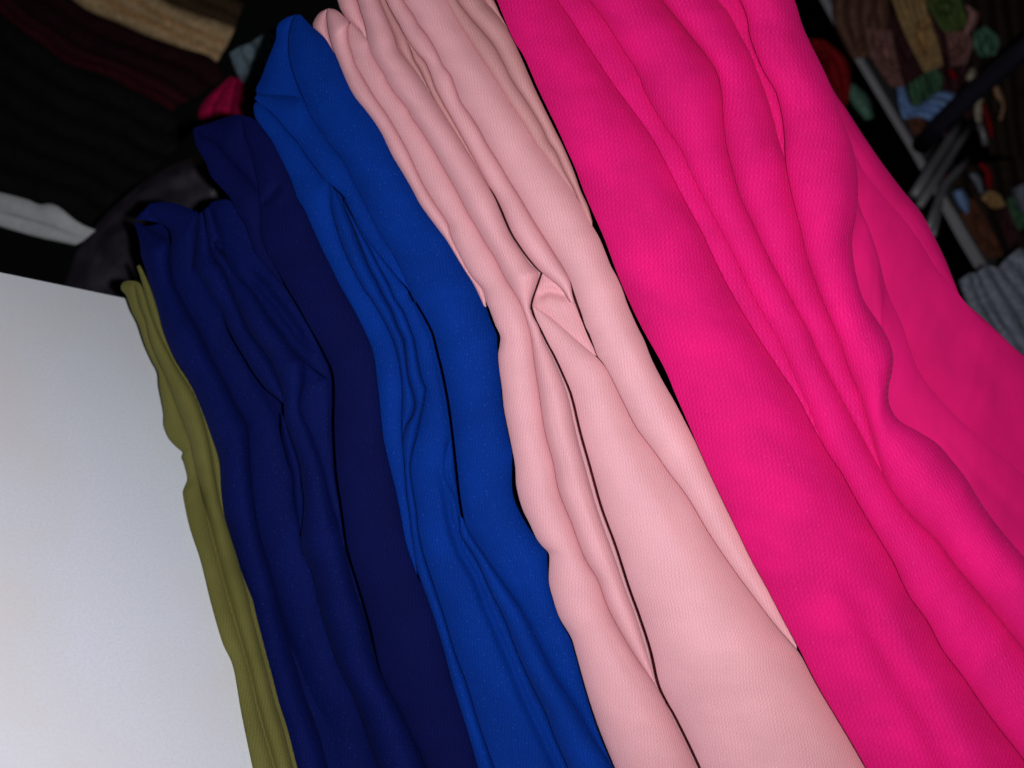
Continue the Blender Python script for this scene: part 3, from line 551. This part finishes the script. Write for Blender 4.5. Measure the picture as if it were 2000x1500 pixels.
CM['umber'] = fabric('knitwear_umber', (0.045, 0.03, 0.022))
for i, (lab, c, t, a, b, k) in enumerate(heap):
    ca = []
    if k > 1:
        w_ = 9
        for cc in range(2):
            s0, s1 = rng.rand(2)*0.8+0.1
            pa = np.array(a[0])*(1-s0)+np.array(b[-1])*s0; pb_ = np.array(a[-1])*(1-s1)+np.array(b[0])*s1
            ca.append(([tuple(pa), tuple((pa+pb_)/2+rng.randn(2)*8), tuple(pb_)], w_, 0.012, 'v'))
    far('garment', lab, 'garment', CM[c], t, bands(between(a, b, k+1 if k > 1 else k)), 200+7*i, amp=1.3, deep=0.04, rough=0.003, carve=ca)
gl = [[(1872,548),(1890,600),(1912,640),(1950,690)], [(1892,534),(1912,585),(1938,630),(1975,690)], [(1908,532),(1930,580),(1958,630),(2005,700)], [(1924,518),(1955,570),(1985,620),(2030,700)], [(1950,522),(1980,560),(2010,600),(2050,650)], [(1965,505),(2000,540),(2040,580)], [(1990,485),(2030,510),(2060,540)]]
far('draped_cloth', 'grey blue cloth hanging in deep folds at the right edge behind the fuchsia fabric', 'cloth', CM['grey'], 0.66, bands(gl), 460, amp=1.0)

def tube(name, pts, r, mat, parent=None, seg=14):
    P = [np.array(p) for p in pts]; V = []; F = []
    for i, p in enumerate(P):
        d = nrm(P[min(i+1, len(P)-1)]-P[max(i-1, 0)]); s_ = nrm(np.cross(d, (0.3, 0.5, 0.81))); t_ = np.cross(d, s_)
        for j in range(seg):
            a = 2*math.pi*j/seg; V.append(p+r*(math.cos(a)*s_+math.sin(a)*t_))
    for i in range(len(P)-1):
        for j in range(seg): F.append((i*seg+j, i*seg+(j+1) % seg, (i+1)*seg+(j+1) % seg, (i+1)*seg+j))
    F.append(tuple(range(seg))[::-1]); F.append(tuple((len(P)-1)*seg+j for j in range(seg)))
    return mesh_obj(name, V, F, None, mat, parent)
M_CHROME = plain('brushed_chrome', (0.30, 0.30, 0.33), rough=0.45, metal=0.4, spec=0.5, nscale=90)
M_DARKT = plain('dark_painted_rail', (0.02, 0.02, 0.035), rough=0.4, nscale=90)
dt = tube('hanging_rail', [at(2060,48,0.62), at(1990,104,0.66), at(1905,178,0.70), at(1840,238,0.74), at(1800,285,0.78)], 0.0085, M_DARKT); tag(dt, 'dark round rail crossing the heap diagonally at upper right', 'rail')
t1 = tube('hanging_rail', [at(1878,236,0.78), at(1852,276,0.76), at(1818,328,0.74), at(1785,382,0.72)], 0.0045, M_CHROME); tag(t1, 'left one of two parallel chrome rails below the dark rail', 'rail')
t2 = tube('hanging_rail', [at(1898,242,0.79), at(1870,284,0.77), at(1836,338,0.75), at(1796,402,0.72)], 0.0038, M_CHROME); tag(t2, 'right one of two parallel chrome rails below the dark rail', 'rail')
t3 = tube('rail_hook', [at(1912,242,0.80), at(1920,260,0.80), at(1925,284,0.80)], 0.003, M_CHROME); tag(t3, 'short chrome hook pointing down from the chrome rails', 'hook')
t4 = tube('hanging_rail', [at(1892,312,0.80), at(1866,338,0.79), at(1844,362,0.78), at(1826,410,0.77), at(1812,450,0.76)], 0.004, M_CHROME); tag(t4, 'bent chrome rail crossing below the two parallel ones', 'rail')
t5 = tube('hanging_rail', [at(1842,350,0.80), at(1836,390,0.79), at(1830,430,0.78), at(1822,462,0.77)], 0.003, M_CHROME); tag(t5, 'thin chrome rod running down beside the fuchsia fabric', 'rail')
